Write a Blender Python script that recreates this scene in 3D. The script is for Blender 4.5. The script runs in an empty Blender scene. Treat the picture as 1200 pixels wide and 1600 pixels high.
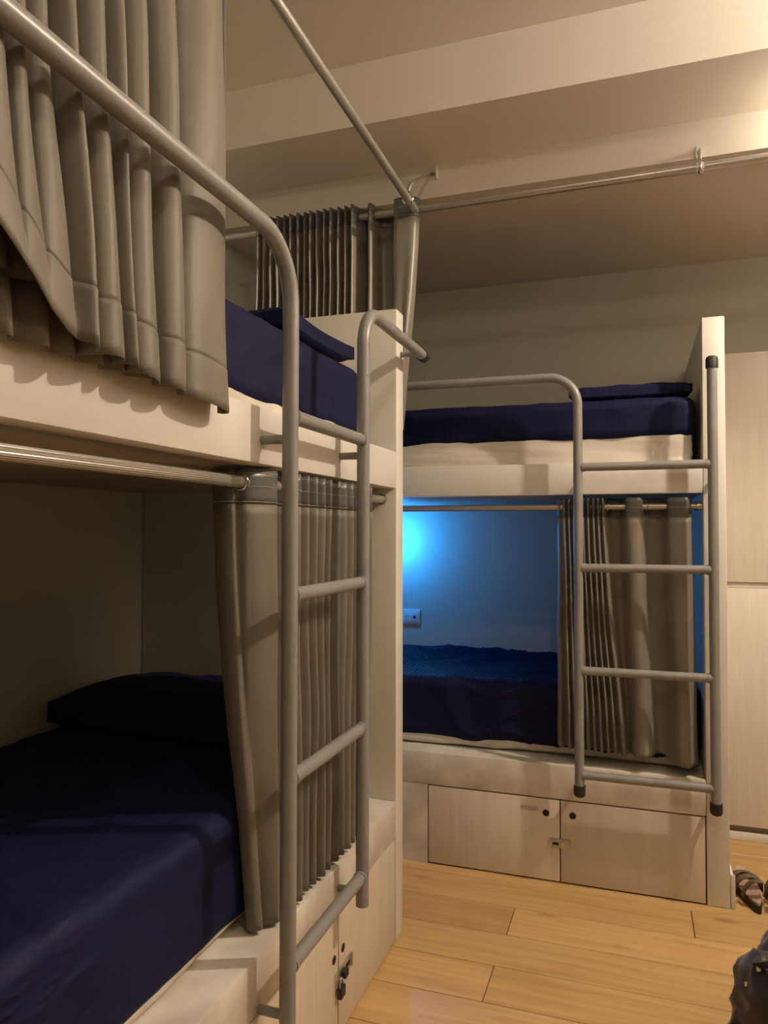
import bpy, bmesh, math, random
import numpy as np
from mathutils import Vector, Matrix, noise
random.seed(7)
C = bpy.context.scene.collection
sc = bpy.context.scene
PI = math.pi

# ---------------------------------------------------------------- camera
cam_d = bpy.data.cameras.new('camera'); cam = bpy.data.objects.new('camera', cam_d); C.objects.link(cam)
cam_d.sensor_fit = 'VERTICAL'; cam_d.sensor_height = 24.0; cam_d.lens = 1150.7/1600*24.0
cam_d.clip_start = .02
yaw, pit, rol = -.3295, .0266, .0016
fw = Vector((math.sin(yaw)*math.cos(pit), math.cos(yaw)*math.cos(pit), math.sin(pit)))
rt = Vector((math.cos(yaw), -math.sin(yaw), 0)); up = rt.cross(fw)
rt2 = rt*math.cos(rol)+up*math.sin(rol); up2 = up*math.cos(rol)-rt*math.sin(rol)
m = Matrix((rt2, up2, -fw)).transposed().to_4x4(); m.translation = (0, 0, 1.3)
cam.matrix_world = m
sc.camera = cam

# ---------------------------------------------------------------- world, exposure
w = bpy.data.worlds.new('world'); sc.world = w; w.use_nodes = True
w.node_tree.nodes['Background'].inputs[0].default_value = (.05, .045, .04, 1)
w.node_tree.nodes['Background'].inputs[1].default_value = .3
sc.view_settings.view_transform = 'Standard'; sc.view_settings.look = 'None'
sc.view_settings.gamma = 1; sc.view_settings.use_curve_mapping = False
sc.view_settings.exposure = 0.0

# ---------------------------------------------------------------- lights (the room's lamps, plus an added ceiling fill)
def lamp(name, loc, power, col, r, rot=(0, 0, 0), kind='AREA', spread=None):
    d = bpy.data.lights.new(name, kind); d.energy = power; d.color = col
    if kind == 'AREA':
        d.shape = 'DISK'; d.size = r*2
        if spread: d.spread = spread
    else: d.shadow_soft_size = r
    o = bpy.data.objects.new(name, d); C.objects.link(o); o.location = loc; o.rotation_euler = rot
    return o
WARM = (1.0, .85, .68)
LB = (1.25, 2.17, 2.870); LA = (.05, .45, 2.85); LC = (.66, 2.56, 2.625)
lamp('downlight_beam_main', LB, 150, WARM, .035, kind='POINT')
lamp('downlight_beam_front', LA, 13, WARM, .05, kind='POINT')
lamp('added_ceiling_fill', (1.80, 1.00, 1.92), 42, (1, .84, .68), .09, rot=(PI, .25, 0))  # added uplight out of view, brightens the ceiling undersides
lamp('bulb_light', LC, 6.5, (1, .85, .66), .035, kind='POINT')
lamp('berth_led', (-1.20, 3.60, 1.255), 9, (.025, .31, 1.0), .03, kind='POINT')

# ---------------------------------------------------------------- materials
def new_mat(name):
    mt = bpy.data.materials.new(name); mt.use_nodes = True
    nt = mt.node_tree; b = nt.nodes['Principled BSDF']
    return mt, nt, b
def nd(nt, t, **kw):
    n = nt.nodes.new(t)
    for k, v in kw.items(): setattr(n, k, v)
    return n
def coords(nt, scale, rnd=False):
    tc = nd(nt, 'ShaderNodeTexCoord'); mp = nd(nt, 'ShaderNodeMapping')
    mp.inputs['Scale'].default_value = scale
    nt.links.new(tc.outputs['Object'], mp.inputs[0])
    if rnd:
        oi = nd(nt, 'ShaderNodeObjectInfo'); mu = nd(nt, 'ShaderNodeMath', operation='MULTIPLY'); mu.inputs[1].default_value = 37.
        nt.links.new(oi.outputs['Random'], mu.inputs[0]); nt.links.new(mu.outputs[0], mp.inputs['Location'])
    return mp
def ramp(nt, fac, stops):
    r = nd(nt, 'ShaderNodeValToRGB'); e = r.color_ramp.elements
    while len(e) < len(stops): e.new(.5)
    for i, (p, c) in enumerate(stops): e[i].position = p; e[i].color = (*c, 1)
    nt.links.new(fac, r.inputs[0]); return r
def bump(nt, b, h, s, d=.01, normal=None):
    n = nd(nt, 'ShaderNodeBump'); n.inputs['Strength'].default_value = s; n.inputs['Distance'].default_value = d
    nt.links.new(h, n.inputs['Height'])
    if normal: nt.links.new(normal, n.inputs['Normal'])
    nt.links.new(n.outputs[0], b.inputs['Normal']); return n.outputs[0]
def noisy(name, c1, c2, scale=(6, 6, 6), rough=.5, bs=.15, bsc=60, det=4, spec=.5, metal=0, lo=.35, hi=.65, bd=.003):
    mt, nt, b = new_mat(name)
    mp = coords(nt, scale); n = nd(nt, 'ShaderNodeTexNoise'); n.inputs['Scale'].default_value = 1; n.inputs['Detail'].default_value = det
    nt.links.new(mp.outputs[0], n.inputs[0])
    r = ramp(nt, n.outputs[0], [(lo, c1), (hi, c2)]); nt.links.new(r.outputs[0], b.inputs['Base Color'])
    n2 = nd(nt, 'ShaderNodeTexNoise'); n2.inputs['Scale'].default_value = bsc; n2.inputs['Detail'].default_value = 3
    mp2 = coords(nt, (1, 1, 1)); nt.links.new(mp2.outputs[0], n2.inputs[0])
    bump(nt, b, n2.outputs[0], bs, bd)
    b.inputs['Roughness'].default_value = rough; b.inputs['Specular IOR Level'].default_value = spec; b.inputs['Metallic'].default_value = metal
    return mt
M = {}
M['wall'] = noisy('wall_paint', (.54, .53, .465), (.57, .56, .49), (1.5,)*3, .85, .12, 90)
M['wallunseen'] = noisy('unseen_wall_dimmed', (.30, .27, .23), (.33, .30, .26), (1.5,)*3, .85, .12, 90)  # unseen walls, darkened to cut bounce light into the lower berth
M['ceil'] = noisy('ceiling_paint', (.72, .66, .575), (.74, .68, .595), (1.2,)*3, .8, .1, 90)
M['frame'] = noisy('cream_painted_board', (.66, .635, .56), (.72, .695, .62), (3,)*3, .42, .12, 30)
M['framescuff'] = noisy('scuffed_white_board', (.52, .48, .40), (.72, .68, .58), (7,)*3, .45, .15, 40)
M['white'] = noisy('white_board', (.78, .76, .70), (.82, .80, .74), (3,)*3, .4, .05, 40)
M['tube'] = noisy('grey_painted_steel', (.225, .220, .215), (.255, .248, .24), (9,)*3, .36, .25, 160, spec=.5, bd=.0008)
M['rubber'] = noisy('black_rubber', (.012, .011, .010), (.022, .020, .018), (9,)*3, .6, .1)
M['steel'] = noisy('brushed_rod_steel', (.46, .44, .40), (.56, .54, .50), (2, 2, 2), .33, .1, 120, metal=.75)
M['chrome'] = noisy('chrome', (.62, .60, .56), (.7, .68, .64), (4,)*3, .18, .02, metal=1)
M['dark'] = noisy('dark_hole_shade', (.01, .009, .008), (.02, .018, .015), (4,)*3, .8, .02)  # near-black colour stands in for shade in holes, slots and door gaps
M['header'] = noisy('curtain_header_satin', (.085, .088, .085), (.12, .12, .115), (5, 5, 5), .35, .1, 300, spec=.6)
M['thread'] = noisy('pale_thread', (.36, .35, .32), (.42, .4, .37), (50,)*3, .6, .1)
M['plastic'] = noisy('white_plastic', (.72, .72, .70), (.78, .78, .76), (8,)*3, .3, .02)
M['deckdark'] = noisy('bunk_deck_board', (.38, .34, .28), (.46, .42, .35), (4,)*3, .6, .1)

def fabric(name, c1, c2, rough, sheen, bscale, spec=.4, bstr=.25):
    mt, nt, b = new_mat(name)
    mp = coords(nt, (14, 14, 3)); n = nd(nt, 'ShaderNodeTexNoise'); n.inputs['Scale'].default_value = 1; n.inputs['Detail'].default_value = 5
    nt.links.new(mp.outputs[0], n.inputs[0])
    r = ramp(nt, n.outputs[0], [(.3, c1), (.7, c2)]); nt.links.new(r.outputs[0], b.inputs['Base Color'])
    mp2 = coords(nt, (bscale, bscale, bscale*.25)); n2 = nd(nt, 'ShaderNodeTexNoise'); n2.inputs['Scale'].default_value = 1; n2.inputs['Detail'].default_value = 2
    nt.links.new(mp2.outputs[0], n2.inputs[0]); bump(nt, b, n2.outputs[0], bstr, .001)
    b.inputs['Roughness'].default_value = rough; b.inputs['Specular IOR Level'].default_value = spec
    b.inputs['Sheen Weight'].default_value = sheen; b.inputs['Sheen Roughness'].default_value = .4
    return mt
M['curtain'] = fabric('taupe_satin_curtain', (.175, .155, .125), (.215, .192, .157), .38, .12, 700, .65)
M['curtain_shaded'] = fabric('taupe_curtain_shaded', (.135, .119, .096), (.170, .151, .123), .55, .10, 700, .35)  # same satin fabric; dimmer light put into a darker, duller colour
M['bag'] = fabric('black_nylon', (.012, .012, .012), (.030, .029, .027), .5, .2, 500, .4)
M['baglight'] = fabric('charcoal_nylon', (.020, .020, .018), (.042, .040, .036), .55, .25, 500, .4)

def navy():
    mt, nt, b = new_mat('navy_striped_sateen')
    mp = coords(nt, (3, 3, 3)); n = nd(nt, 'ShaderNodeTexNoise'); n.inputs['Scale'].default_value = 1; n.inputs['Detail'].default_value = 6
    nt.links.new(mp.outputs[0], n.inputs[0])
    r = ramp(nt, n.outputs[0], [(.3, (.0048, .0058, .027)), (.7, (.0078, .0092, .042))])
    # woven sateen stripes: slightly different colour and gloss
    tc = nd(nt, 'ShaderNodeTexCoord'); sep = nd(nt, 'ShaderNodeSeparateXYZ'); nt.links.new(tc.outputs['Object'], sep.inputs[0])
    mu = nd(nt, 'ShaderNodeMath', operation='MULTIPLY'); mu.inputs[1].default_value = 2*PI/.022; nt.links.new(sep.outputs[0], mu.inputs[0])
    si = nd(nt, 'ShaderNodeMath', operation='SINE'); nt.links.new(mu.outputs[0], si.inputs[0])
    mr = nd(nt, 'ShaderNodeMapRange'); mr.inputs[1].default_value = -.5; mr.inputs[2].default_value = .5; nt.links.new(si.outputs[0], mr.inputs[0])
    mix = nd(nt, 'ShaderNodeMix', data_type='RGBA', blend_type='MULTIPLY'); mix.inputs[0].default_value = 1
    r2 = ramp(nt, mr.outputs[0], [(0, (.95,)*3), (1, (1.04,)*3)])
    nt.links.new(r.outputs[0], mix.inputs[6]); nt.links.new(r2.outputs[0], mix.inputs[7]); nt.links.new(mix.outputs[2], b.inputs['Base Color'])
    rr = nd(nt, 'ShaderNodeMapRange'); rr.inputs[3].default_value = .75; rr.inputs[4].default_value = .62; nt.links.new(mr.outputs[0], rr.inputs[0]); nt.links.new(rr.outputs[0], b.inputs['Roughness'])
    n3 = nd(nt, 'ShaderNodeTexNoise'); n3.inputs['Scale'].default_value = 9; n3.inputs['Detail'].default_value = 3; n3.inputs['Distortion'].default_value = 1.2
    mp3 = coords(nt, (1, 1, 1)); nt.links.new(mp3.outputs[0], n3.inputs[0]); bump(nt, b, n3.outputs[0], .35, .01)
    b.inputs['Specular IOR Level'].default_value = .15
    return mt
M['navy'] = navy()
M['sheet'] = noisy('cream_cotton', (.62, .57, .47), (.68, .63, .53), (5,)*3, .75, .3, 22, bd=.006)

def wood(name, cols, sc_, rough, rnd, bs=.08, knots=False, axis=0):
    mt, nt, b = new_mat(name)
    mp = coords(nt, sc_, rnd); n = nd(nt, 'ShaderNodeTexNoise'); n.inputs['Scale'].default_value = 1; n.inputs['Detail'].default_value = 7; n.inputs['Distortion'].default_value = .8
    nt.links.new(mp.outputs[0], n.inputs[0])
    r = ramp(nt, n.outputs[0], cols)
    out = r.outputs[0]
    if rnd:
        oi = nd(nt, 'ShaderNodeObjectInfo'); r2 = ramp(nt, oi.outputs['Random'], [(0, (.84, .82, .78)), (1, (1.08, 1.07, 1.05))])
        mx = nd(nt, 'ShaderNodeMix', data_type='RGBA', blend_type='MULTIPLY'); mx.inputs[0].default_value = 1
        nt.links.new(out, mx.inputs[6]); nt.links.new(r2.outputs[0], mx.inputs[7]); out = mx.outputs[2]
    if knots:
        mk = coords(nt, (2.2, 5.6, .01), True); v = nd(nt, 'ShaderNodeTexVoronoi'); v.inputs['Scale'].default_value = 1
        nk = nd(nt, 'ShaderNodeTexNoise'); nk.inputs['Scale'].default_value = 9
        mxv = nd(nt, 'ShaderNodeMix', data_type='VECTOR'); mxv.inputs[0].default_value = .06
        nt.links.new(mk.outputs[0], nk.inputs[0]); nt.links.new(mk.outputs[0], mxv.inputs[4]); nt.links.new(nk.outputs['Color'], mxv.inputs[5])
        nt.links.new(mxv.outputs[1], v.inputs['Vector'])
        rk = ramp(nt, v.outputs['Distance'], [(0, (.30, .20, .12)), (.04, (.62, .52, .38)), (.12, (1, 1, 1))])
        mx = nd(nt, 'ShaderNodeMix', data_type='RGBA', blend_type='MULTIPLY'); mx.inputs[0].default_value = 1
        nt.links.new(out, mx.inputs[6]); nt.links.new(rk.outputs[0], mx.inputs[7]); out = mx.outputs[2]
    nt.links.new(out, b.inputs['Base Color'])
    bump(nt, b, n.outputs[0], bs, .002)
    b.inputs['Roughness'].default_value = rough
    return mt
M['oak'] = wood('oak_plank', [(.25, (.45, .27, .105)), (.5, (.55, .345, .145)), (.75, (.62, .41, .18))], (2.2, 30, 4), .42, True, knots=True)
M['door'] = wood('pale_maple_laminate', [(.3, (.62, .54, .435)), (.7, (.69, .61, .50))], (30, 30, 2.2), .42, True, .05)
M['ward'] = wood('pale_ash_laminate', [(.3, (.68, .61, .51)), (.7, (.75, .68, .58))], (45, 45, 2.4), .38, False, .05)
M['leather'] = noisy('brown_nubuck', (.10, .07, .045), (.17, .12, .08), (30,)*3, .7, .3)
M['footbed'] = noisy('tan_footbed', (.36, .22, .16), (.45, .30, .22), (30,)*3, .7, .2)
def emit(name, col, s):
    mt, nt, b = new_mat(name); b.inputs['Emission Color'].default_value = (*col, 1); b.inputs['Emission Strength'].default_value = s
    n = nd(nt, 'ShaderNodeTexNoise'); r = ramp(nt, n.outputs[0], [(0, (.9,)*3), (1, (1,)*3)]); nt.links.new(r.outputs[0], b.inputs['Base Color'])
    return mt
M['glow'] = emit('lamp_glow', (1, .78, .5), 14)
M['blueglow'] = emit('blue_led_glow', (.08, .45, 1), 12)

# ---------------------------------------------------------------- helpers
def tag(o, label=None, cat=None, group=None, kind=None):
    if label: o['label'] = label
    if cat: o['category'] = cat
    if group: o['group'] = group
    if kind: o['kind'] = kind
    return o
def empty(name, loc=(0, 0, 0), label=None, cat=None, group=None, kind=None, rz=0):
    o = bpy.data.objects.new(name, None); C.objects.link(o); o.location = loc; o.rotation_euler = (0, 0, rz)
    return tag(o, label, cat, group, kind)
def link(name, bm, mat, parent=None, smooth=False, origin=None):
    me = bpy.data.meshes.new(name)
    bmesh.ops.recalc_face_normals(bm, faces=bm.faces)
    if origin is not None:
        for v in bm.verts: v.co -= Vector(origin)
    bm.to_mesh(me); bm.free()
    me.materials.append(mat)
    if smooth:
        me.shade_smooth()
        try: me.set_sharp_from_angle(angle=math.radians(40))
        except Exception: pass
    o = bpy.data.objects.new(name, me); C.objects.link(o)
    if parent is not None:
        o.parent = parent
        # geometry is given in world space; keep it there
        pl = Vector((0, 0, 0)); p = parent
        while p is not None: pl += p.location; p = p.parent
        if origin is not None: o.location = Vector(origin)-pl
        else: o.location = -pl
    elif origin is not None: o.location = origin
    return o
def add_box(bm, a, b, bev=.0, seg=2):
    a = Vector(a); b = Vector(b)
    t = bmesh.new(); bmesh.ops.create_cube(t, size=1)
    for v in t.verts: v.co = Vector([(a[i]+b[i])/2+v.co[i]*(b[i]-a[i]) for i in range(3)])
    if bev > 0: bmesh.ops.bevel(t, geom=list(t.edges), offset=bev, segments=seg, affect='EDGES', profile=.5)
    merge(bm, t)
def merge(bm, t):
    tmp = bpy.data.meshes.new('tmp'); t.to_mesh(tmp); t.free(); bm.from_mesh(tmp); bpy.data.meshes.remove(tmp)
def box(name, a, b, mat, parent=None, bev=.002, **kw):
    bm = bmesh.new(); add_box(bm, a, b, bev)
    o = link(name, bm, mat, parent, smooth=bev > 0, origin=tuple((a[i]+b[i])/2 for i in range(3)))
    return o
def sweep(bm, pts, r, n=20, cap=True):
    pts = [Vector(p) for p in pts]; rings = []
    T0 = (pts[1]-pts[0]).normalized()
    ref = Vector((0, 0, 1)) if abs(T0.z) < .9 else Vector((1, 0, 0))
    N = (ref-T0*ref.dot(T0)).normalized()
    for i, p in enumerate(pts):
        T = (pts[min(i+1, len(pts)-1)]-pts[max(i-1, 0)]).normalized()
        N = (N-T*N.dot(T)).normalized(); B = T.cross(N)
        rr = r[i] if isinstance(r, (list, tuple)) else r
        rings.append([bm.verts.new(p+(N*math.cos(2*PI*k/n)+B*math.sin(2*PI*k/n))*rr) for k in range(n)])
    for a, b in zip(rings, rings[1:]):
        for k in range(n): bm.faces.new((a[k], a[(k+1) % n], b[(k+1) % n], b[k]))
    if cap: bm.faces.new(rings[0][::-1]); bm.faces.new(rings[-1])
def fillet(pts, rad, n=12):
    pts = [Vector(p) for p in pts]; out = [pts[0]]
    for i in range(1, len(pts)-1):
        a = (pts[i-1]-pts[i]).normalized(); b = (pts[i+1]-pts[i]).normalized()
        ang = a.angle(b); d = rad/math.tan(ang/2); cen = pts[i]+(a+b).normalized()*(rad/math.sin(ang/2))
        p0 = pts[i]+a*d; p1 = pts[i]+b*d; v0 = p0-cen; v1 = p1-cen; th = v0.angle(v1)
        for k in range(n+1):
            t = k/n; out.append(cen+(v0*math.sin((1-t)*th)+v1*math.sin(t*th))/math.sin(th))
    out.append(pts[-1]); return out
def tube(name, pts, r, mat, parent, n=20):
    bm = bmesh.new(); sweep(bm, pts, r, n); p = Vector(pts[0])
    return link(name, bm, mat, parent, smooth=True, origin=tuple(p))
def collar(bm, p, ax, r, h, n=20):
    p = Vector(p); ax = Vector(ax).normalized()
    sweep(bm, [p-ax*h/2, p-ax*h/2.01, p, p+ax*h/2.01, p+ax*h/2], [r*.86, r, r*1.02, r, r*.86], n)

# catmull-rom through control rows
def spline(P, m):
    P = np.array(P, float); out = []
    Q = np.vstack([2*P[0]-P[1], P, 2*P[-1]-P[-2]])
    for i in range(1, len(Q)-2):
        p0, p1, p2, p3 = Q[i-1], Q[i], Q[i+1], Q[i+2]
        for k in range(m):
            t = k/m; out.append(.5*((2*p1)+(-p0+p2)*t+(2*p0-5*p1+4*p2-p3)*t*t+(-p0+3*p1-3*p2+p3)*t**3))
    out.append(P[-1]); return np.array(out)

def curtain(parent, name, T, B, ztop, zbot, axis, nrm, mat, m=8, nv=44, band=.075, hem=.075, power=1.3, sway=.004, seed=0, header=None, thick=.0018, zb=None, sag=None):
    """T, B: lists of (s along rod, d across rod). axis/nrm: unit vectors. s,d are world coordinates along these."""
    Ts, Bs = spline(T, m), spline(B, m); L = len(Ts)
    zbs = np.interp(Bs[:, 0] if axis == 1 else Bs[:, 0], *zb) if zb else np.full(L, zbot)
    vs = sorted(set([0.0, 1.0]+[i/nv for i in range(nv+1)]))
    H = ztop-zbot
    vb = band/H; vh = 1-hem/H
    if header: vs = sorted(set([v for v in vs if abs(v-vb) > .4/nv]+[vb]))
    if hem: vs = sorted(set([v for v in vs if abs(v-vh) > .4/nv]+[vh-.002, vh, vh+.002]))
    rnd = random.Random(seed); ph = rnd.uniform(0, 50)
    grid = []
    for v in vs:
        wgt = min(1, max(0, v))**power; wgt = wgt*wgt*(3-2*wgt)*.35+wgt*.65
        row = []
        for i in range(L):
            s = Ts[i, 0]*(1-wgt)+Bs[i, 0]*wgt; d = Ts[i, 1]*(1-wgt)+Bs[i, 1]*wgt
            q = noise.noise(Vector((s*9+ph, v*3.2, 1.7)))*sway*2.2*min(1, v*4); q2 = noise.noise(Vector((s*14, v*5+ph, 7.7)))*sway*min(1, v*4)
            s += q2; d += q
            if hem and v > vh: d += .0014*nrm
            if hem and abs(v-vh) < .0001: d -= .0022*nrm
            z = ztop-(ztop-zbs[i])*v
            row.append((s, d, z))
        grid.append(row)
    def P(t):
        s, d, z = t
        return Vector((s, d, z)) if axis == 0 else Vector((d, s, z))
    def part(nm, rows, mt, par):
        bm = bmesh.new(); g = [[bm.verts.new(P(t)) for t in row] for row in rows]
        for a, b in zip(g, g[1:]):
            for k in range(L-1): bm.faces.new((a[k], a[k+1], b[k+1], b[k]))
        o = link(nm, bm, mt, par, origin=tuple(P(rows[0][0])))
        o.data.shade_smooth()
        mod = o.modifiers.new('thickness', 'SOLIDIFY'); mod.thickness = thick; mod.offset = 0
        return o
    ib = vs.index(vb) if header else 0
    body = part(name, grid[ib:], mat, parent)
    if header:
        h = part('header_band', grid[:ib+1], header, parent)
        # two rows of pale stitching on the band
        for f in (.12, .5, .93):
            bm = bmesh.new()
            for off in (1, -1):
                pts = []
                for i in range(L):
                    s = Ts[i, 0]; d = Ts[i, 1]+off*.0016; pts.append(P((s, d, ztop-band*f)))
                sweep(bm, pts, .0008, 4, cap=False)
            link('stitching', bm, M['thread'], h, origin=tuple(P((Ts[0, 0], Ts[0, 1], ztop-band*f))))
    return body
def zigzag(s0, s1, n, d0, amp, jit=.2, seed=1, start=1):
    r = random.Random(seed); out = []
    for i in range(2*n+1):
        s = s0+(s1-s0)*(i+ (r.uniform(-jit, jit) if 0 < i < 2*n else 0))/(2*n)
        out.append((s, d0+start*(amp if i % 2 == 0 else -amp)*r.uniform(.75, 1.1)))
    return out
def pleats(bounds, front, back, nrm=1, sh=.16):
    """rounded folds with sharp valleys; bounds = valley positions"""
    out = []
    for i, (a, b) in enumerate(zip(bounds, bounds[1:])):
        wd = b-a; f = front[i % len(front)] if isinstance(front, list) else front
        out += [(a+wd*.02, back), (a+wd*sh, back+(f-back)*.72), (a+wd*.42, f), (a+wd*.70, f-(f-back)*.10), (a+wd*(1-sh*.45), back+(f-back)*.6)]
    out.append((bounds[-1], back)); return out

# ================================================================ SETTING
XL, YE, YR, XR, XW, YB = -.729, 2.328, 2.823, .300, -1.70, 3.745
X1, Y0 = 1.95, -1.7
def slab(name, a, b, mat): return tag(box(name, a, b, mat, None, 0), kind='structure')
slab('wall_left', (XW-.1, Y0-.1, -.05), (XW, YB+.1, 3.0), M['wall'])
slab('wall_back', (XW, YB, -.05), (X1, YB+.1, 3.0), M['wall'])
slab('wall_right', (X1, Y0-.1, -.05), (X1+.1, YB+.1, 3.0), M['wallunseen'])
slab('wall_front', (XW, Y0-.1, -.05), (X1, Y0, 3.0), M['wallunseen'])
slab('ceiling', (XW, Y0, 2.913), (X1, 2.333, 3.0), M['ceil'])
slab('trim_1', (XW, 2.333, 2.696), (X1, 2.676, 3.0), M['ceil'])      # dropped beam
slab('trim_2', (XW, 2.676, 2.568), (X1, YB, 3.0), M['ceil'])         # lowered ceiling over the far bunk
# floor: oak planks laid crosswise
fl = box('floor', (XW, Y0, -.05), (X1, YB, -.012), M['deckdark'], None, 0); tag(fl, kind='structure')
PW = .18; rr = random.Random(5)
y = 2.05-PW*12
row = 0
while y < YB-.25:
    jo = {12: -.412, 14: -.405, 15: .17, 13: .62, 11: .25}.get(row, rr.uniform(-1, 1))
    xs = [jo]
    while xs[0] > XL-.1: xs.insert(0, xs[0]-1.45)
    while xs[-1] < X1: xs.append(xs[-1]+1.45)
    for a, b in zip(xs, xs[1:]):
        a = max(a, XW+.01); b = min(b, X1-.005)
        if b-a < .05 or b < XL-.3: continue
        g = .0013
        bm = bmesh.new(); add_box(bm, (a+g, y+g, -.014), (b-g, y+PW-g, 0), .0012, 1)
        o = link('plank', bm, M['oak'], fl, origin=((a+b)/2, y+PW/2, 0))
    y += PW; row += 1

# ================================================================ BUNKS
def hole(parent, c, axis, r=.013):
    bm = bmesh.new(); n = Vector(axis)
    sweep(bm, [Vector(c)-n*.004, Vector(c)+n*.0012], r, 20)
    o = link('finger_hole', bm, M['dark'], parent, smooth=True, origin=tuple(c))
    return o
# ---- left bunk (long side at X = XL, far end panel at Y = YE)
lb = empty('bunk_bed', (XL-.45, 1.3, 0), 'cream built-in bunk bed along the left side, nearest the camera', 'bunk bed')
F = M['frame']
Yn = .26
box('end_panel', (XW+.002, YE-.074, 0), (XL, YE, 2.023), F, lb, .004)
box('end_panel', (XW+.002, Yn, 0), (XL, Yn+.074, 2.023), F, lb, .004)
box('side_rail', (XL-.055, Yn+.076, 1.4387), (XL, YE-.075, 1.557), F, lb, .003)
box('deck', (XW+.002, Yn+.076, 1.4387), (XL-.056, YE-.075, 1.50), M['deckdark'], lb, .002)
# lower base: box with a ledge, door recess in its face
def base_left():
    bm = bmesh.new()
    z1, zt = .326, .4419
    add_box(bm, (XW+.002, Yn+.076, z1+.001), (XL, YE-.0745, zt), .004)
    return link('base_box', bm, M['framescuff'], lb, smooth=True, origin=(XL, YE, 0))
base_left()
box('cabinet_body', (XW+.002, Yn+.076, 0), (XL-.03, YE-.0745, .326), M['dark'], lb, 0)  # painted near-black so the gaps around the doors read as shade
for (a, b, hy) in ((1.785, YE-.077, 1.812), (1.295, 1.780, 1.752), (.80, 1.290, 1.26), (.34, .795, .83)):
    d = box('cabinet_door', (XL-.022, a+.001, .006), (XL-.002, b-.001, .3215), M['door'], lb, .0015)
    hole(d, (XL-.002, hy, .215), (1, 0, 0), .011)
# ---- right (far) bunk (long side at Y = YR)
rb = empty('bunk_bed', (-.7, YR+.45, 0), 'cream built-in bunk bed across the far end with blue light inside its lower berth', 'bunk bed')
box('end_panel', (XR-.074, YR, 0), (XR, YB-.002, 2.0626), F, rb, .004)
box('side_rail', (XW+.002, YR, 1.4387), (XR-.075, YR+.055, 1.557), F, rb, .003)
box('deck', (XW+.002, YR+.056, 1.4387), (XR-.075, YB-.002, 1.50), M['deckdark'], rb, .002)
bm = bmesh.new()
add_box(bm, (XW+.002, YR, .307), (XR-.0745, YB-.002, .4334), .004)
add_box(bm, (XW+.002, YR, 0), (-.7825, YR+.10, .3065), .0)
link('base_box', bm, M['framescuff'], rb, smooth=True, origin=(XW, YR, 0))
box('cabinet_body', (-.7820, YR+.03, 0), (XR-.0745, YB-.002, .3065), M['dark'], rb, 0)  # near-black here too, shade for the door gaps
d1 = box('cabinet_door', (-.7785, YR+.001, .006), (-.2755, YR+.02, .3025), M['door'], rb, .0015)
d2 = box('cabinet_door', (-.2715, YR+.001, .006), (.2215, YR+.02, .3025), M['door'], rb, .0015)
def ring_hole(par, c):
    h = hole(par, c, (0, -1, 0), .0125)
hole(d1, (-.325, YR+.001, .252), (0, -1, 0), .0125); hole(d2, (-.228, YR+.001, .253), (0, -1, 0), .0125)
st = box('sticker_mark', (-.42, YR+.0004, .255), (-.355, YR+.0012, .272), noisy('faded_label', (.44, .37, .29), (.52, .44, .35), (60, 60, 60), .6, .1), d1, 0)
# hasp bridging the doors
def hasp(name, c, along, out, label):
    t = empty(name, c, label, 'latch')
    c = Vector(c); al = Vector(along); ou = Vector(out); u = Vector((0, 0, 1))
    def bx(nm, a0, a1, z0, z1, o0, o1, mt, par=t, bev=.001):
        ps = [c+al*a+u*z+ou*o_ for a in (a0, a1) for z in (z0, z1) for o_ in (o0, o1)]
        lo = [min(p[i] for p in ps) for i in range(3)]; hi = [max(p[i] for p in ps) for i in range(3)]
        return box(nm, lo, hi, mt, par, bev)
    return t, bx
t, bx = hasp('hasp_latch', (-.275, YR, .146), (1, 0, 0), (0, -1, 0), 'small steel hasp latch joining the two cabinet doors of the far bunk')
bx('plate', -.036, .036, -.016, .016, 0, .004, M['steel'])
bx('staple', .006, .018, -.010, .010, .004, .014, M['chrome'])
bx('slot', -.026, -.004, -.006, .004, .0038, .0046, M['dark'])
bx('hinge', -.036, -.030, -.017, .017, .002, .008, M['chrome'])
t, bx = hasp('hasp_latch', (XL-.002, 1.80, .158), (0, 1, 0), (1, 0, 0), 'tarnished hasp latch on the cabinet doors under the left bunk')
bx('plate', -.045, .065, -.014, .018, 0, .004, M['steel'])
bx('staple', -.012, .010, -.008, .010, .004, .018, M['rubber'])
bx('slot', .022, .050, -.004, .008, .0038, .0046, M['dark'])
bx('hinge', .058, .066, -.015, .019, .002, .008, M['steel'])
# padlock on the left hasp
t = empty('padlock', (XL+.008, 1.775, .115), 'small dark padlock hanging from the latch under the left bunk', 'padlock')
bm = bmesh.new(); add_box(bm, (XL+.002, 1.760, .112), (XL+.016, 1.790, .140), .003); link('body', bm, M['rubber'], t, True, (XL, 1.775, .12))
tube('shackle', [Vector((XL+.009, 1.775+.010*math.cos(a), .140+.020*math.sin(a))) for a in [PI*k/12 for k in range(13)]], .0022, M['steel'], t, 8)
# skirting on far bunk end panel
tag(box('baseboard_right', (XR+.001, YR+.004, .03), (XR+.014, YR+.62, .105), M['white'], None, .002), kind='structure')
o = box('trim_3', (XR+.0005, YR+.001, 0), (XR+.016, YR+.014, .115), M['framescuff'], None, .002); tag(o, kind='structure')

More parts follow.
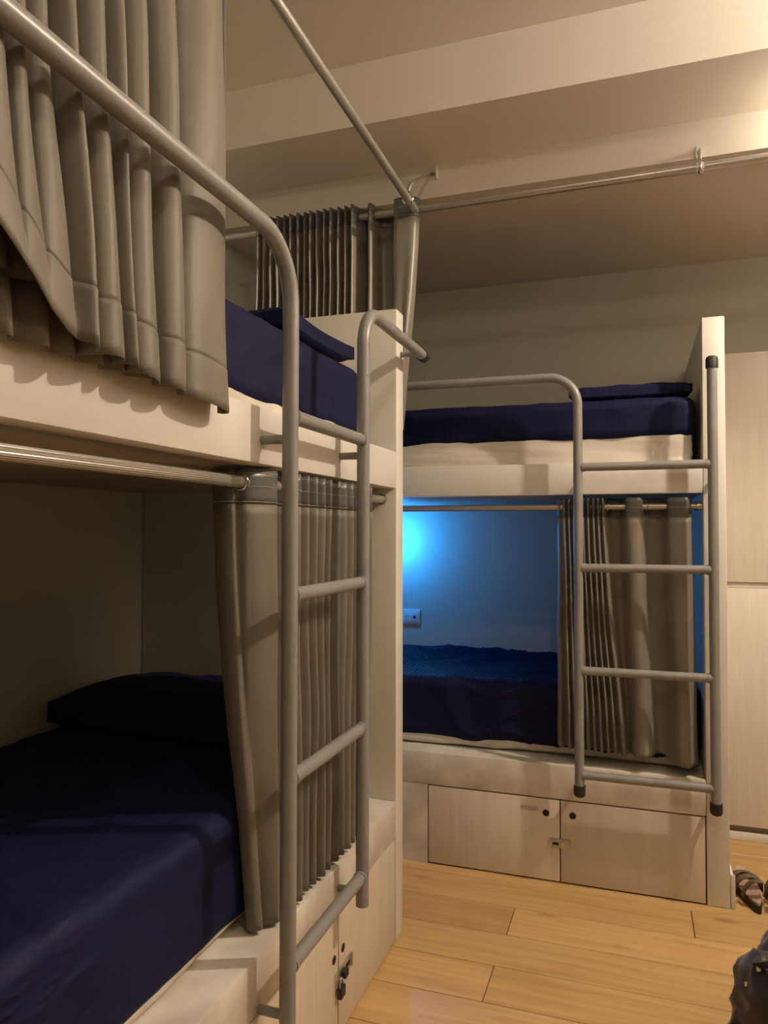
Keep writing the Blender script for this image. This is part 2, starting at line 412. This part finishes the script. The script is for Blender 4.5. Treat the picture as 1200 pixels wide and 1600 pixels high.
# ================================================================ MATTRESSES / PILLOWS
def soft_box(name, a, b, mat, parent, e=5.0, n=(40, 20, 10), amp=.006, fr=(6, 6, 6), seed=0, top=None, foldz=None, ridge=0):
    """superellipsoid cushion with wrinkles"""
    bm = bmesh.new(); t = bmesh.ops.create_cube(bm, size=2)
    a = Vector(a); b = Vector(b); c = (a+b)/2; h = (b-a)/2
    bmesh.ops.subdivide_edges(bm, edges=list(bm.edges), cuts=n[0], use_grid_fill=True)
    for v in bm.verts:
        p = v.co.copy()
        # rounded box of corner radius e (metres)
        q = Vector([p[i]*h[i] for i in range(3)]); r = min(e, *h)
        inner = Vector([max(-h[i]+r, min(h[i]-r, q[i])) for i in range(3)])
        dlt = q-inner
        if dlt.length > 1e-9: q = inner+dlt.normalized()*min(r, dlt.length*1.0 if dlt.length < r else r)
        w_ = c+q
        nrm_ = dlt.normalized() if dlt.length > 1e-9 else Vector((0, 0, 1))
        nz = noise.noise(Vector((w_.x*fr[0]+seed, w_.y*fr[1], w_.z*fr[2])))*amp
        nz += noise.noise(Vector((w_.x*fr[0]*2.7, w_.y*fr[1]*2.7+seed, w_.z*fr[2]*2.7)))*amp*.45
        if ridge:
            wx = noise.noise(Vector((w_.x*2.1+seed, w_.y*2.1, w_.z*2)))*.35
            p1 = w_.x*.86+w_.y*.5+wx; p2 = w_.y*.86-w_.x*.5-wx
            rdg = 1-abs(noise.noise(Vector((p1*2.6+9+seed, p2*11, w_.z*6))))*2
            msk = max(0, .35+noise.noise(Vector((w_.x*1.7+seed, w_.y*2.3, 4.4))))
            nz += max(0, rdg)**5*ridge*msk*1.6
            rdg = 1-abs(noise.noise(Vector((w_.x*fr[0]*.8+9+seed, w_.y*fr[1]*.8, w_.z*fr[2]*.6))))*2
            nz += max(0, rdg)**6*ridge*.5
        w_ = w_+nrm_*(nz-amp)
        if top: w_.z += top(w_)
        v.co = w_
    o = link(name, bm, mat, parent, origin=tuple(c)); o.data.shade_smooth()
    return o
def mattress(name, lo, hi, zb, zt, zs, label, group, cut, seed, top=None, sheet_amp=.006, ridge=.004):
    t = empty(name, ((lo[0]+hi[0])/2, (lo[1]+hi[1])/2, zb), label, 'mattress', group)
    soft_box('mattress_pad', (lo[0]+.010, lo[1]+.010, zb), (hi[0]-.010, hi[1]-.010, zs+.05), M['sheet'], t, .03, (40,), sheet_amp, (5, 5, 14), seed, None, ridge=.004)
    soft_box('fitted_sheet', (lo[0], lo[1], zs), (hi[0], hi[1], zt), M['navy'], t, .045, (104,), .0035, (5, 5, 7), seed+3, top, ridge=ridge)
    return t
LBX = (XW+.012, XL-.075)
mattress('mattress', (XW+.022, .345, 0), (XL-.078, 2.100, 0), .4425, .715, .455, 'navy-covered mattress in the dark lower berth of the left bunk', 'mattresses', 0, 11, ridge=.009)
mattress('mattress', (XW+.022, .345, 0), (XL-.062, 2.115, 0), 1.5005, 1.800, 1.578, 'navy-covered mattress on the upper berth of the left bunk', 'mattresses', 0, 21, sheet_amp=.001, ridge=.002)
mattress('mattress', (XW+.035, YR+.082, 0), (XR-.092, YB-.036, 0), .4340, .715, .462, 'blue-lit navy mattress in the lower berth of the far bunk', 'mattresses', 0, 31, sheet_amp=.008, ridge=.015)
mattress('mattress', (XW+.022, YR+.025, 0), (XR-.088, YB-.022, 0), 1.5005, 1.800, 1.635, 'navy mattress over a rumpled cream pad on the upper berth of the far bunk', 'mattresses', 0, 41, sheet_amp=.006, ridge=.006)

def pillow(a, b, mat, label, seed, amp=.012, group='navy pillows'):
    a = Vector(a); b = Vector(b); c = (a+b)/2; h = (b-a)/2
    bm = bmesh.new(); bmesh.ops.create_cube(bm, size=2)
    bmesh.ops.subdivide_edges(bm, edges=list(bm.edges), cuts=26, use_grid_fill=True)
    for v in bm.verts:
        x_, y_, z_ = v.co
        # pillow thickness falls to the seams, corners pulled out
        f = ((1-abs(x_)**2.6)*(1-abs(y_)**2.6))
        f = max(0, f)**.45
        k = 1-.06*(1-abs(x_))*(abs(y_))-.0
        px = x_*h.x*(1-.05*(1-y_*y_)); py = y_*h.y*(1-.07*(1-x_*x_))
        pz = z_*h.z*(.34+.66*f) if abs(z_) > .999 else z_*h.z*(.34+.66*f)
        w_ = c+Vector((px, py, pz))
        q = Vector((w_.x*11+seed, w_.y*11, w_.z*9))
        w_.z += noise.noise(q)*amp*f+noise.noise(q*2.3)*amp*.5*f
        v.co = w_
    o = link('pillow', bm, mat, None, origin=(c.x, c.y, a.z)); o.data.shade_smooth()
    return tag(o, label, 'pillow', group)
pillow((XW+.025, 1.78, .668), (-.93, 2.150, .846), M['navy'], 'navy pillow at the far end of the dark lower left berth', 3)
pillow((XW+.10, 1.68, 1.794), (XL-.09, 2.110, 1.905), M['navy'], 'navy pillow on the upper left berth behind the ladder', 5)
pillow((-.24, YR+.08, 1.790), (XR-.10, YR+.52, 1.872), M['navy'], 'navy pillow on the upper far berth by the right end panel', 8)

# ================================================================ LADDERS
RT = .0168
RUNG = [1.535, 1.170, .800, .427]
def coped(bm, p): pass
def cap(parent, p, d, r=RT):
    bm = bmesh.new(); p = Vector(p); d = Vector(d)
    sweep(bm, [p-d*.034, p-d*.033, p-d*.003, p+d*.004, p+d*.008], [r*1.06, r*1.22, r*1.22, r*1.05, r*.7], 20)
    link('end_cap', bm, M['rubber'], parent, True, tuple(p))
def foot(parent, p, d, r=RT): cap(parent, p, d, r)
xo = XL+.065; s1, s2 = 1.352, 1.776; zg = 1.883
ll = empty('bed_ladder', (xo, (s1+s2)/2, .3), 'grey tubular steel ladder with guard rails on the left bunk', 'ladder')
tube('stile', fillet([(xo, s1, .250), (xo, s1, zg), (xo, .37, zg-.002)], .125, 16), RT, M['tube'], ll)
tube('stile', fillet([(xo, s2, .352), (xo, s2, zg), (xo, 2.352, zg)], .10, 16), RT, M['tube'], ll)
for z in RUNG:
    o = tube('rung', [(xo, s1+.008, z), (xo, s2-.008, z)], RT*.92, M['tube'], ll)
    for yy in (s1+RT*1.02, s2-RT*1.02):
        bm = bmesh.new(); collar(bm, (xo, yy, z), (0, 1, 0), RT*1.02, .010); link('weld', bm, M['tube'], o, True, (xo, yy, z))
for (yy, zz) in ((s1, 1.488), (s2, 1.496), (s1, .335), (s2, .385)):
    tube('wall_bracket', [(xo-.004, yy, zz), (XL+.0005, yy, zz)], .0095, M['tube'], ll, 14)
tube('wall_bracket', [(xo-.004, 2.300, zg), (XL+.0005, 2.300, zg)], .0095, M['tube'], ll, 14)
tube('wall_bracket', [(xo-.004, .41, zg-.002), (XL+.0005, .34, zg-.002)], .0095, M['tube'], ll, 14)
cap(ll, (xo, 2.354, zg), (0, 1, 0)); cap(ll, (xo, .366, zg-.002), (0, -1, 0))
bm = bmesh.new(); collar(bm, (xo, s2, 1.705), (0, 0, 1), RT*1.03, .006); link('joint_ring', bm, M['tube'], ll, True, (xo, s2, 1.705))

yo = YR-.065; u1, u2 = -.198, .252; zgr = 1.868
rl = empty('bed_ladder', ((u1+u2)/2, yo, .34), 'grey tubular steel ladder with guard rail on the far bunk', 'ladder')
tube('stile', fillet([(u1, yo, .362), (u1, yo, zgr), (-1.45, yo, zgr+.006)], .105, 16), RT, M['tube'], rl)
tube('stile', [(u2, yo, .352), (u2, yo, 1.895)], RT, M['tube'], rl)
for z in RUNG:
    o = tube('rung', [(u1+.008, yo, z), (u2-.008, yo, z)], RT*.92, M['tube'], rl)
    for xx in (u1+RT*1.02, u2-RT*1.02):
        bm = bmesh.new(); collar(bm, (xx, yo, z), (1, 0, 0), RT*1.02, .010); link('weld', bm, M['tube'], o, True, (xx, yo, z))
for (xx, zz) in ((u1, 1.475), (u2, 1.475), (u1, .385), (u2, .385)):
    tube('wall_bracket', [(xx, yo+.004, zz), (xx, YR-.0005, zz)], .0095, M['tube'], rl, 14)
tube('wall_bracket', [(-1.42, yo+.004, zgr+.006), (-1.42, YR+.005, zgr+.006)], .0095, M['tube'], rl, 14)
cap(rl, (u1, yo, .356), (0, 0, -1)); cap(rl, (u2, yo, .346), (0, 0, -1)); cap(rl, (u2, yo, 1.900), (0, 0, 1)); cap(rl, (-1.455, yo, zgr+.006), (-1, 0, 0))
bm = bmesh.new(); collar(bm, (-.447, yo, zgr+.001), (1, 0, 0), RT*1.03, .006); link('joint_ring', bm, M['tube'], rl, True, (-.447, yo, zgr))

# ================================================================ RODS
def rod(label, a, b, r, brackets=(), ribs=0, cat='rod'):
    t = empty('curtain_rod', a, label, cat)
    a = Vector(a); b = Vector(b)
    if ribs:   # ribbed tube
        bm = bmesh.new(); n = ribs*2; ax = (b-a).normalized(); u_ = ax.orthogonal().normalized(); v_ = ax.cross(u_)
        R = [[bm.verts.new(p+(u_*math.cos(2*PI*k/n)+v_*math.sin(2*PI*k/n))*(r if k % 2 else r*.94)) for k in range(n)] for p in (a, b)]
        for k in range(n): bm.faces.new((R[0][k], R[0][(k+1) % n], R[1][(k+1) % n], R[1][k]))
        bm.faces.new(R[0][::-1]); bm.faces.new(R[1])
        link('rod', bm, M['steel'], t, False, tuple(a))
    else: tube('rod', [a, b], r, M['steel'], t)
    return t
yz = 2.497; XYR = -.752
r1 = rod('long steel curtain rod under the ceiling above the left bunk', (XYR, .30, 2.50), (XYR, 2.545, 2.470), .0135)
r2 = rod('long steel curtain rod under the dropped beam across the far bunk', (XW+.005, 2.59, 2.490), (X1-.01, 2.59, 2.500), .0145)
r3 = rod('ribbed shiny steel curtain rod across the lower left berth', (-.775, Yn+.076, 1.402), (-.775, YE-.076, 1.404), .0125, ribs=22)
r4 = rod('thin steel curtain rod across the lower far berth', (XW+.005, YR+.035, 1.393), (XR-.076, YR+.035, 1.393), .0120)
bm = bmesh.new(); collar(bm, (XR-.083, YR+.035, 1.393), (1, 0, 0), .015, .016); link('end_socket', bm, M['chrome'], r4, True, (XR, YR, 1.39))
bm = bmesh.new(); collar(bm, (-.775, YE-.083, 1.404), (0, 1, 0), .017, .014); link('end_socket', bm, M['chrome'], r3, True, (-.76, YE, 1.40))
def hook_bracket(par, plate_c, ring_c, ring_axis, plate_n, r=.0125):
    bm = bmesh.new(); p = Vector(plate_c); n = Vector(plate_n)
    side = n.cross(Vector((0, 0, 1))).normalized() if abs(n.z) < .9 else Vector((1, 0, 0)); upv = side.cross(n)
    vs = []
    for k in range(16):
        a = 2*PI*k/16; vs.append(p+side*math.cos(a)*.012+upv*math.sin(a)*.024)
    sweep_pts = [bm.verts.new(v) for v in vs]; top_ = [bm.verts.new(v+n*.004) for v in vs]
    bm.faces.new(sweep_pts); bm.faces.new(top_[::-1])
    for k in range(16): bm.faces.new((sweep_pts[k], sweep_pts[(k+1) % 16], top_[(k+1) % 16], top_[k]))
    link('bracket_plate', bm, M['plastic'], par, True, tuple(p))
    rc = Vector(ring_c); ax = Vector(ring_axis); u_ = Vector((0, 0, 1)); v_ = ax.cross(u_).normalized()
    arc = [rc+(u_*math.cos(a)+v_*math.sin(a))*(r+.003) for a in [PI*.15+k*PI*1.7/18 for k in range(19)]]
    arm = [p+n*.004, p+n*.03+Vector((0, 0, -.004)), rc+u_*(r+.03)+(p-rc)*.15, rc+u_*(r+.012)]
    tube('bracket_arm', [Vector(q) for q in spline(arm, 5)], .0060, M['steel'], par, 10)
    tube('bracket_hook', arc, .0055, M['chrome'], par, 10)
hook_bracket(r1, (XYR+.052, 2.663, 2.655), (XYR, 2.455, 2.4725), (0, 1, 0), (-1, 0, 0), .0135)
hook_bracket(r2, (.212, 2.6755, 2.585), (.207, 2.59, 2.4945), (1, 0, 0), (0, -1, 0))
bm = bmesh.new(); collar(bm, (.207, 2.59, 2.4945), (1, 0, 0), .0165, .022); link('clamp', bm, M['plastic'], r2, True, (.2, 2.59, 2.49))

# ================================================================ CURTAINS
CM = M['curtain']
# upper left, hanging outside the rail
c1 = empty('curtain', (XYR, .9, 1.52), 'large taupe pleated curtain bunched on the upper left berth in the foreground', 'curtain', 'taupe bunk curtains')
top_b = [.30, .345, .39, .43, .47, .51, .55, .59, .63, .668, .706, .752, .797, .864, .905, .968, 1.060, 1.242]
bot_b = [.20, .25, .30, .35, .40, .45, .50, .55, .60, .655, .700, .752, .795, .859, .886, .952, 1.022, 1.168]
fr_t = [-.722, -.726, -.718, -.728, -.722, -.720, -.726, -.720, -.724, -.718, -.722, -.724, -.720, -.722, -.726, -.722, -.728]
fr_b = [-.640, -.645, -.642, -.650, -.640, -.640, -.640, -.640, -.640, -.636, -.640, -.655, -.665, -.672, -.680, -.676, -.682]
T = pleats(top_b, fr_t, -.800); B = pleats(bot_b, fr_b, -.708)
B = [((q[0], -.662+.012*math.sin(q[0]*23)) if q[0] < .755 else q) for q in B]     # free end hangs out in one broad drape
T.append((1.252, -.76)); B.append((1.155, -.714))
curtain(c1, 'cloth', T, B, 2.56, 1.525, 1, 1, M['curtain_shaded'], m=5, nv=60, hem=.078, power=1.7, sway=.004, seed=3,
        zb=([.2, .50, .60, .64, .67, .70, .735, .785, .85, .88, .942, 1.013, 1.155], [1.80, 1.69, 1.645, 1.612, 1.59, 1.567, 1.55, 1.535, 1.540, 1.533, 1.524, 1.522, 1.513]))
T2 = zigzag(.36, .88, 12, -.762, .010, seed=4); B2 = zigzag(.30, .93, 12, -.706, .012, seed=5)
curtain(c1, 'lining_fold', T2, B2, 2.3, 1.53, 1, 1, M['curtain_shaded'], m=6, nv=30, hem=.078, seed=5)
# lower left
c2 = empty('curtain', (-.762, 1.6, .45), 'taupe curtain gathered behind the ladder at the lower left berth', 'curtain', 'taupe bunk curtains')
T = [(1.395, -.870), (1.355, -.845), (1.338, -.814), (1.340, -.792), (1.354, -.790), (1.360, -.768), (1.395, -.750), (1.438, -.741), (1.454, -.748), (1.460, -.772), (1.475, -.784), (1.500, -.776), (1.520, -.752)]
B = [(1.455, -.792), (1.430, -.800), (1.412, -.792), (1.410, -.772), (1.424, -.762), (1.434, -.776), (1.446, -.756), (1.462, -.740), (1.478, -.748), (1.484, -.772), (1.500, -.784), (1.520, -.780), (1.542, -.758)]
zz_t = zigzag(1.545, 2.020, 10, -.744, .015, .22, 8); zz_b = zigzag(1.565, 1.985, 10, -.748, .019, .22, 9)
curtain(c2, 'cloth', T+zz_t, B+zz_b, 1.432, .452, 1, 1, M['curtain_shaded'], m=7, nv=50, band=.075, hem=0, sway=.004, seed=8, header=M['header'])
# eyelet at the free end
def eyelet(par, c, ax, r=.0165):
    c = Vector(c); ax = Vector(ax).normalized(); u_ = ax.orthogonal().normalized(); v_ = ax.cross(u_)
    tube('eyelet', [c+(u_*math.cos(a)+v_*math.sin(a))*r for a in [2*PI*k/24 for k in range(25)]], .0028, M['chrome'], par, 8)
eyelet(c2, (-.775, 1.346, 1.402), (0, 1, -.05))
# far upper, bunched over the passage
c3 = empty('curtain', (-1.1, 2.59, 1.68), 'dark gathered taupe curtain hanging behind the end panel of the left bunk', 'curtain', 'taupe bunk curtains')
T = zigzag(-1.41, -.985, 15, 2.556, .019, .2, 12)+[(-.968, 2.600), (-.955, 2.612), (-.940, 2.560), (-.932, 2.552), (-.924, 2.565), (-.910, 2.612), (-.880, 2.625), (-.850, 2.620), (-.838, 2.560), (-.826, 2.548), (-.790, 2.548), (-.758, 2.556), (-.744, 2.580)]
B = zigzag(-1.43, -.985, 15, 2.575, .028, .2, 13)+[(-.968, 2.610), (-.957, 2.622), (-.945, 2.570), (-.936, 2.560), (-.926, 2.575), (-.910, 2.622), (-.885, 2.635), (-.860, 2.630), (-.852, 2.580), (-.844, 2.556), (-.830, 2.566), (-.822, 2.550), (-.808, 2.585)]
curtain(c3, 'cloth', T, B, 2.525, 1.675, 0, -1, CM, m=6, nv=44, band=.07, hem=.0, sway=.004, seed=12, header=M['header'])
# far lower
c4 = empty('curtain', (0, YR+.035, .47), 'taupe eyelet curtain drawn to the right side of the lower far berth', 'curtain', 'taupe bunk curtains')
Yc = YR+.037
T = [(-.284, Yc+.02), (-.276, Yc-.012)]+zigzag(-.262, -.125, 8, Yc-.024, .013, .2, 22)+[(-.115, Yc-.030), (-.104, Yc+.014), (-.085, Yc+.034), (-.055, Yc+.030), (-.040, Yc-.002), (-.030, Yc-.030), (-.004, Yc-.036), (.018, Yc-.026), (.032, Yc+.014), (.055, Yc+.034), (.088, Yc+.030), (.102, Yc+.004), (.112, Yc-.026), (.140, Yc-.036), (.172, Yc-.030), (.188, Yc-.010), (.192, Yc+.01)]
B = [(-.286, Yc+.02), (-.272, Yc-.018)]+zigzag(-.250, -.065, 8, Yc-.012, .024, .15, 23)+[(-.048, Yc-.036), (-.034, Yc+.008), (-.030, Yc+.026), (-.024, Yc+.020), (-.014, Yc-.016), (.002, Yc-.046), (.030, Yc-.050), (.050, Yc-.020), (.064, Yc+.016), (.084, Yc+.020), (.110, Yc+.004), (.128, Yc-.024), (.148, Yc-.052), (.172, Yc-.050), (.184, Yc-.020), (.200, Yc+.004), (.204, Yc+.01)]
curtain(c4, 'cloth', T, B, 1.425, .468, 0, -1, CM, m=7, nv=50, band=.072, hem=0, sway=.003, seed=22, header=M['header'], zb=([-.3, -.1, 0, .08, .14, .22], [.498, .492, .488, .498, .474, .470]))
for xx in (-.104, -.036, .034, .110, .205): eyelet(c4, (xx, Yc-.002, 1.393), (1, .6, 0), .014)

# ================================================================ WARDROBE
Yw = 3.452; xw0 = XR+.022
wd = empty('wardrobe', (xw0, Yw, 0), 'pale wood-grain wardrobe behind the far bunk at the right edge', 'wardrobe')
box('carcass', (xw0, Yw+.022, .062), (X1-.005, YB-.002, 2.066), M['ward'], wd, .001)
for a, b in ((xw0, .92), (.923, X1-.006)):
    box('door', (a, Yw, 1.088), (b, Yw+.020, 2.066), M['ward'], wd, .0015)
    box('door', (a, Yw, .064), (b, Yw+.020, 1.064), M['ward'], wd, .0015)
box('recess_strip', (xw0, Yw+.012, 1.066), (X1-.006, Yw+.0215, 1.086), M['ward'], wd, .0)
box('plinth', (xw0, Yw+.035, .0), (X1-.006, YB-.01, .061), M['deckdark'], wd, .0)
tag(box('baseboard_back', (XR+.003, Yw+.010, 0), (X1-.006, Yw+.026, .034), M['white'], None, .002), kind='structure')

# ================================================================ SOCKET + BERTH LAMP
so = empty('wall_socket', (-1.125, YB, .85), 'small white double wall socket above the blue-lit mattress', 'socket')
box('plate', (-1.172, YB-.008, .811), (-1.077, YB-.0003, .890), M['plastic'], so, .002)
box('insert', (-1.160, YB-.011, .822), (-1.089, YB-.008, .879), M['plastic'], so, .001)
for xx in (-1.145, -1.118):
    for dx in (-.005, .005): box('pin_slot', (xx+dx-.0012, YB-.0115, .850), (xx+dx+.0012, YB-.0108, .858), M['dark'], so, 0)
box('network_port', (-1.112, YB-.0115, .843), (-1.099, YB-.0108, .857), M['dark'], so, 0)
bl = empty('reading_lamp', (-1.20, YB, 1.36), 'small blue LED reading lamp on the wall of the lower far berth', 'lamp')
box('wall_plate', (-1.255, YB-.012, 1.30), (-1.215, YB-.0003, 1.36), M['plastic'], bl, .003)
tube('arm', fillet([(-1.235, YB-.012, 1.335), (-1.235, 3.62, 1.335), (-1.20, 3.60, 1.315)], .02, 6), .005, M['chrome'], bl, 12)
bm = bmesh.new(); sweep(bm, [(-1.20, 3.60, 1.318), (-1.20, 3.60, 1.312), (-1.20, 3.60, 1.296)], [.010, .018, .024], 20); link('lamp_head', bm, M['chrome'], bl, True, (-1.2, 3.6, 1.30))

# ceiling lamps (outside the picture, they light it)
for (p, nm) in ((LB, 'm'), (LA, 'a')):
    cl = empty('ceiling_light', (p[0], p[1], 2.913), 'round warm ceiling downlight over the aisle' if nm == 'm' else 'round warm ceiling downlight nearer the entrance', 'light')
    bm = bmesh.new(); sweep(bm, [(p[0], p[1], 2.9125), (p[0], p[1], 2.904), (p[0], p[1], 2.900)], [.075, .075, .066], 32); link('housing', bm, M['plastic'], cl, True, (p[0], p[1], 2.91))
    bm = bmesh.new(); sweep(bm, [(p[0], p[1], 2.8998), (p[0], p[1], 2.897)], .055, 32); link('diffuser', bm, M['glow'], cl, True, (p[0], p[1], 2.899))
cl = empty('ceiling_light', (LC[0], LC[1], 2.696), 'bare warm bulb under the beam at the right', 'light')
bm = bmesh.new(); sweep(bm, [(LC[0], LC[1], 2.6955), (LC[0], LC[1], 2.684)], .03, 20); link('holder', bm, M['plastic'], cl, True, (LC[0], LC[1], 2.69))

ws = empty('added_wall_lamp', (X1, 1.0, 1.88), 'added unseen uplighter on the right wall that brightens the ceiling', 'lamp')  # body for the added uplight, unseen
bm = bmesh.new(); sweep(bm, [(1.80, 1.0, 1.80), (1.80, 1.0, 1.83), (1.80, 1.0, 1.90), (1.80, 1.0, 1.905)], [.04, .09, .115, .110], 28); link('shade', bm, M['plastic'], ws, True, (1.8, 1, 1.88))
box('wall_plate', (X1-.06, .96, 1.82), (X1-.0005, 1.04, 1.90), M['plastic'], ws, .003)

# ================================================================ SANDALS
def sandal(loc, rz, label, side=1, tilt=0):
    t = empty('sandal', loc, label, 'sandal', 'trekking sandals by the far bunk', rz=rz)
    if tilt: t.rotation_euler = (0, tilt, rz)
    L_, pts = .26, []
    for k in range(28):
        a = 2*PI*k/28; y_ = math.cos(a)*L_/2; ww = .036+.012*math.sin(max(-1, min(1, y_/(L_/2)))*PI/2)
        pts.append((math.sin(a)*ww+side*.006*math.cos(a*1.0), y_))
    def slabo(nm, z0, z1, sc1, mt):
        bm = bmesh.new(); A = [bm.verts.new((x_*sc1, y_*sc1, z0+.022*max(0, (y_/.13))**3)) for x_, y_ in pts]; Bv = [bm.verts.new((x_*sc1*1.02, y_*sc1, z1+.022*max(0, (y_/.13))**3)) for x_, y_ in pts]
        bm.faces.new(A[::-1]); bm.faces.new(Bv)
        for k in range(28): bm.faces.new((A[k], A[(k+1) % 28], Bv[(k+1) % 28], Bv[k]))
        me = bpy.data.meshes.new(nm); bmesh.ops.recalc_face_normals(bm, faces=bm.faces); bm.to_mesh(me); bm.free(); me.materials.append(mt)
        o = bpy.data.objects.new(nm, me); C.objects.link(o); o.parent = t; return o
    slabo('sole', 0, .026, 1, M['rubber']); slabo('footbed', .0262, .034, .94, M['footbed'])
    def strap(nm, y_, w_, h_, wd_, lean=0, mt=M['leather']):
        bm = bmesh.new(); n = 16; rows = []
        for k in range(n+1):
            a = PI*k/n; x_ = math.cos(a)*w_; z_ = .022+math.sin(a)**.8*h_
            rows.append([bm.verts.new((x_*s, y_+dy+lean*math.sin(a), z_*(s if s < 1 else 1)+(s-1)*.02)) for (dy, s) in ((-wd_/2, 1), (wd_/2, 1), (wd_/2, 1.09), (-wd_/2, 1.09))])
        for a, b in zip(rows, rows[1:]):
            for k in range(4): bm.faces.new((a[k], a[(k+1) % 4], b[(k+1) % 4], b[k]))
        bm.faces.new(rows[0]); bm.faces.new(rows[-1][::-1])
        me = bpy.data.meshes.new(nm); bmesh.ops.recalc_face_normals(bm, faces=bm.faces); bm.to_mesh(me); bm.free(); me.materials.append(mt); me.shade_smooth()
        o = bpy.data.objects.new(nm, me); C.objects.link(o); o.parent = t
    strap('toe_strap', .065, .045, .038, .030, -.01); strap('instep_strap', .005, .042, .062, .030, -.03); strap('ankle_strap', -.055, .036, .078, .026, -.045)
    strap('toe_bridge', .035, .044, .046, .014, .01)
    return t
sandal((.372, 2.945, 0.0), .18, 'brown strappy trekking sandal beside the foot of the far bunk', 1)
sandal((.473, 2.915, 0.0), -.12, 'brown strappy trekking sandal at the right edge, outer one of the pair', -1)

# ================================================================ BACKPACK
bp = empty('backpack', (.50, 2.02, 0), 'black backpack lying on the floor at the lower right corner', 'backpack')
def blob(name, c, h, mat, seed, e=2.6, amp=.012, rot=0, lean=0, par=bp):
    bm = bmesh.new(); bmesh.ops.create_icosphere(bm, subdivisions=5, radius=1)
    c = Vector(c)
    for v in bm.verts:
        p = v.co
        k = (abs(p.x)**e+abs(p.y)**e+abs(p.z)**e)**(-1/e); q = Vector((p.x*h[0], p.y*h[1], p.z*h[2]))*k
        n_ = p.normalized(); nn = Vector((q.x*8+seed, q.y*8, q.z*8))
        q += n_*(noise.noise(nn)*amp+(1-abs(noise.noise(nn*1.9))*2)**3*amp*.5)
        q.x += lean*q.z
        q = Matrix.Rotation(rot, 3, 'Z') @ q; v.co = c+q
        if v.co.z < .002: v.co.z = .002
    o = link(name, bm, mat, par, origin=tuple(c)); o.data.shade_smooth(); return o
blob('main_body', (.485, 2.05, .185), (.21, .16, .19), M['bag'], 1, 2.8, .018, .3, .25)
blob('side_pocket', (.298, 2.00, .140), (.078, .10, .135), M['baglight'], 5, 2.6, .024, .3, .10)
blob('front_pocket', (.44, 1.89, .16), (.15, .065, .15), M['baglight'], 9, 2.8, .026, .3, .15)
blob('top_lid', (.52, 2.04, .352), (.15, .14, .055), M['bag'], 13, 2.5, .012, .3, 0)
def strap3(name, pts, w_, th, mat, par=bp):
    bm = bmesh.new(); P_ = [Vector(p) for p in spline(pts, 8)]; rows = []
    for i, p in enumerate(P_):
        T_ = (P_[min(i+1, len(P_)-1)]-P_[max(0, i-1)]).normalized(); n_ = T_.cross(Vector((.3, -1, .2))).normalized(); b_ = T_.cross(n_)
        rows.append([bm.verts.new(p+n_*a*w_/2+b_*b*th/2) for a, b in ((-1, -1), (1, -1), (1, 1), (-1, 1))])
    for a, b in zip(rows, rows[1:]):
        for k in range(4): bm.faces.new((a[k], a[(k+1) % 4], b[(k+1) % 4], b[k]))
    bm.faces.new(rows[0][::-1]); bm.faces.new(rows[-1])
    return link(name, bm, mat, par, True, tuple(P_[0]))
strap3('compression_strap', [(.262, 1.985, .262), (.30, 1.93, .300), (.36, 1.88, .325), (.44, 1.85, .33)], .022, .003, M['bag'])
strap3('compression_strap', [(.215, 1.98, .12), (.212, 1.96, .06), (.205, 1.95, .012), (.17, 1.95, .004)], .016, .003, M['bag'])
strap3('shoulder_strap', [(.37, 1.90, .37), (.38, 1.80, .31), (.42, 1.79, .22), (.44, 1.82, .08)], .055, .012, M['bag'])
box('buckle', (.262, 1.955, .262), (.274, 1.966, .274), M['chrome'], bp, .003)
box('buckle', (.236, 1.950, .226), (.243, 1.958, .236), M['chrome'], bp, .002)
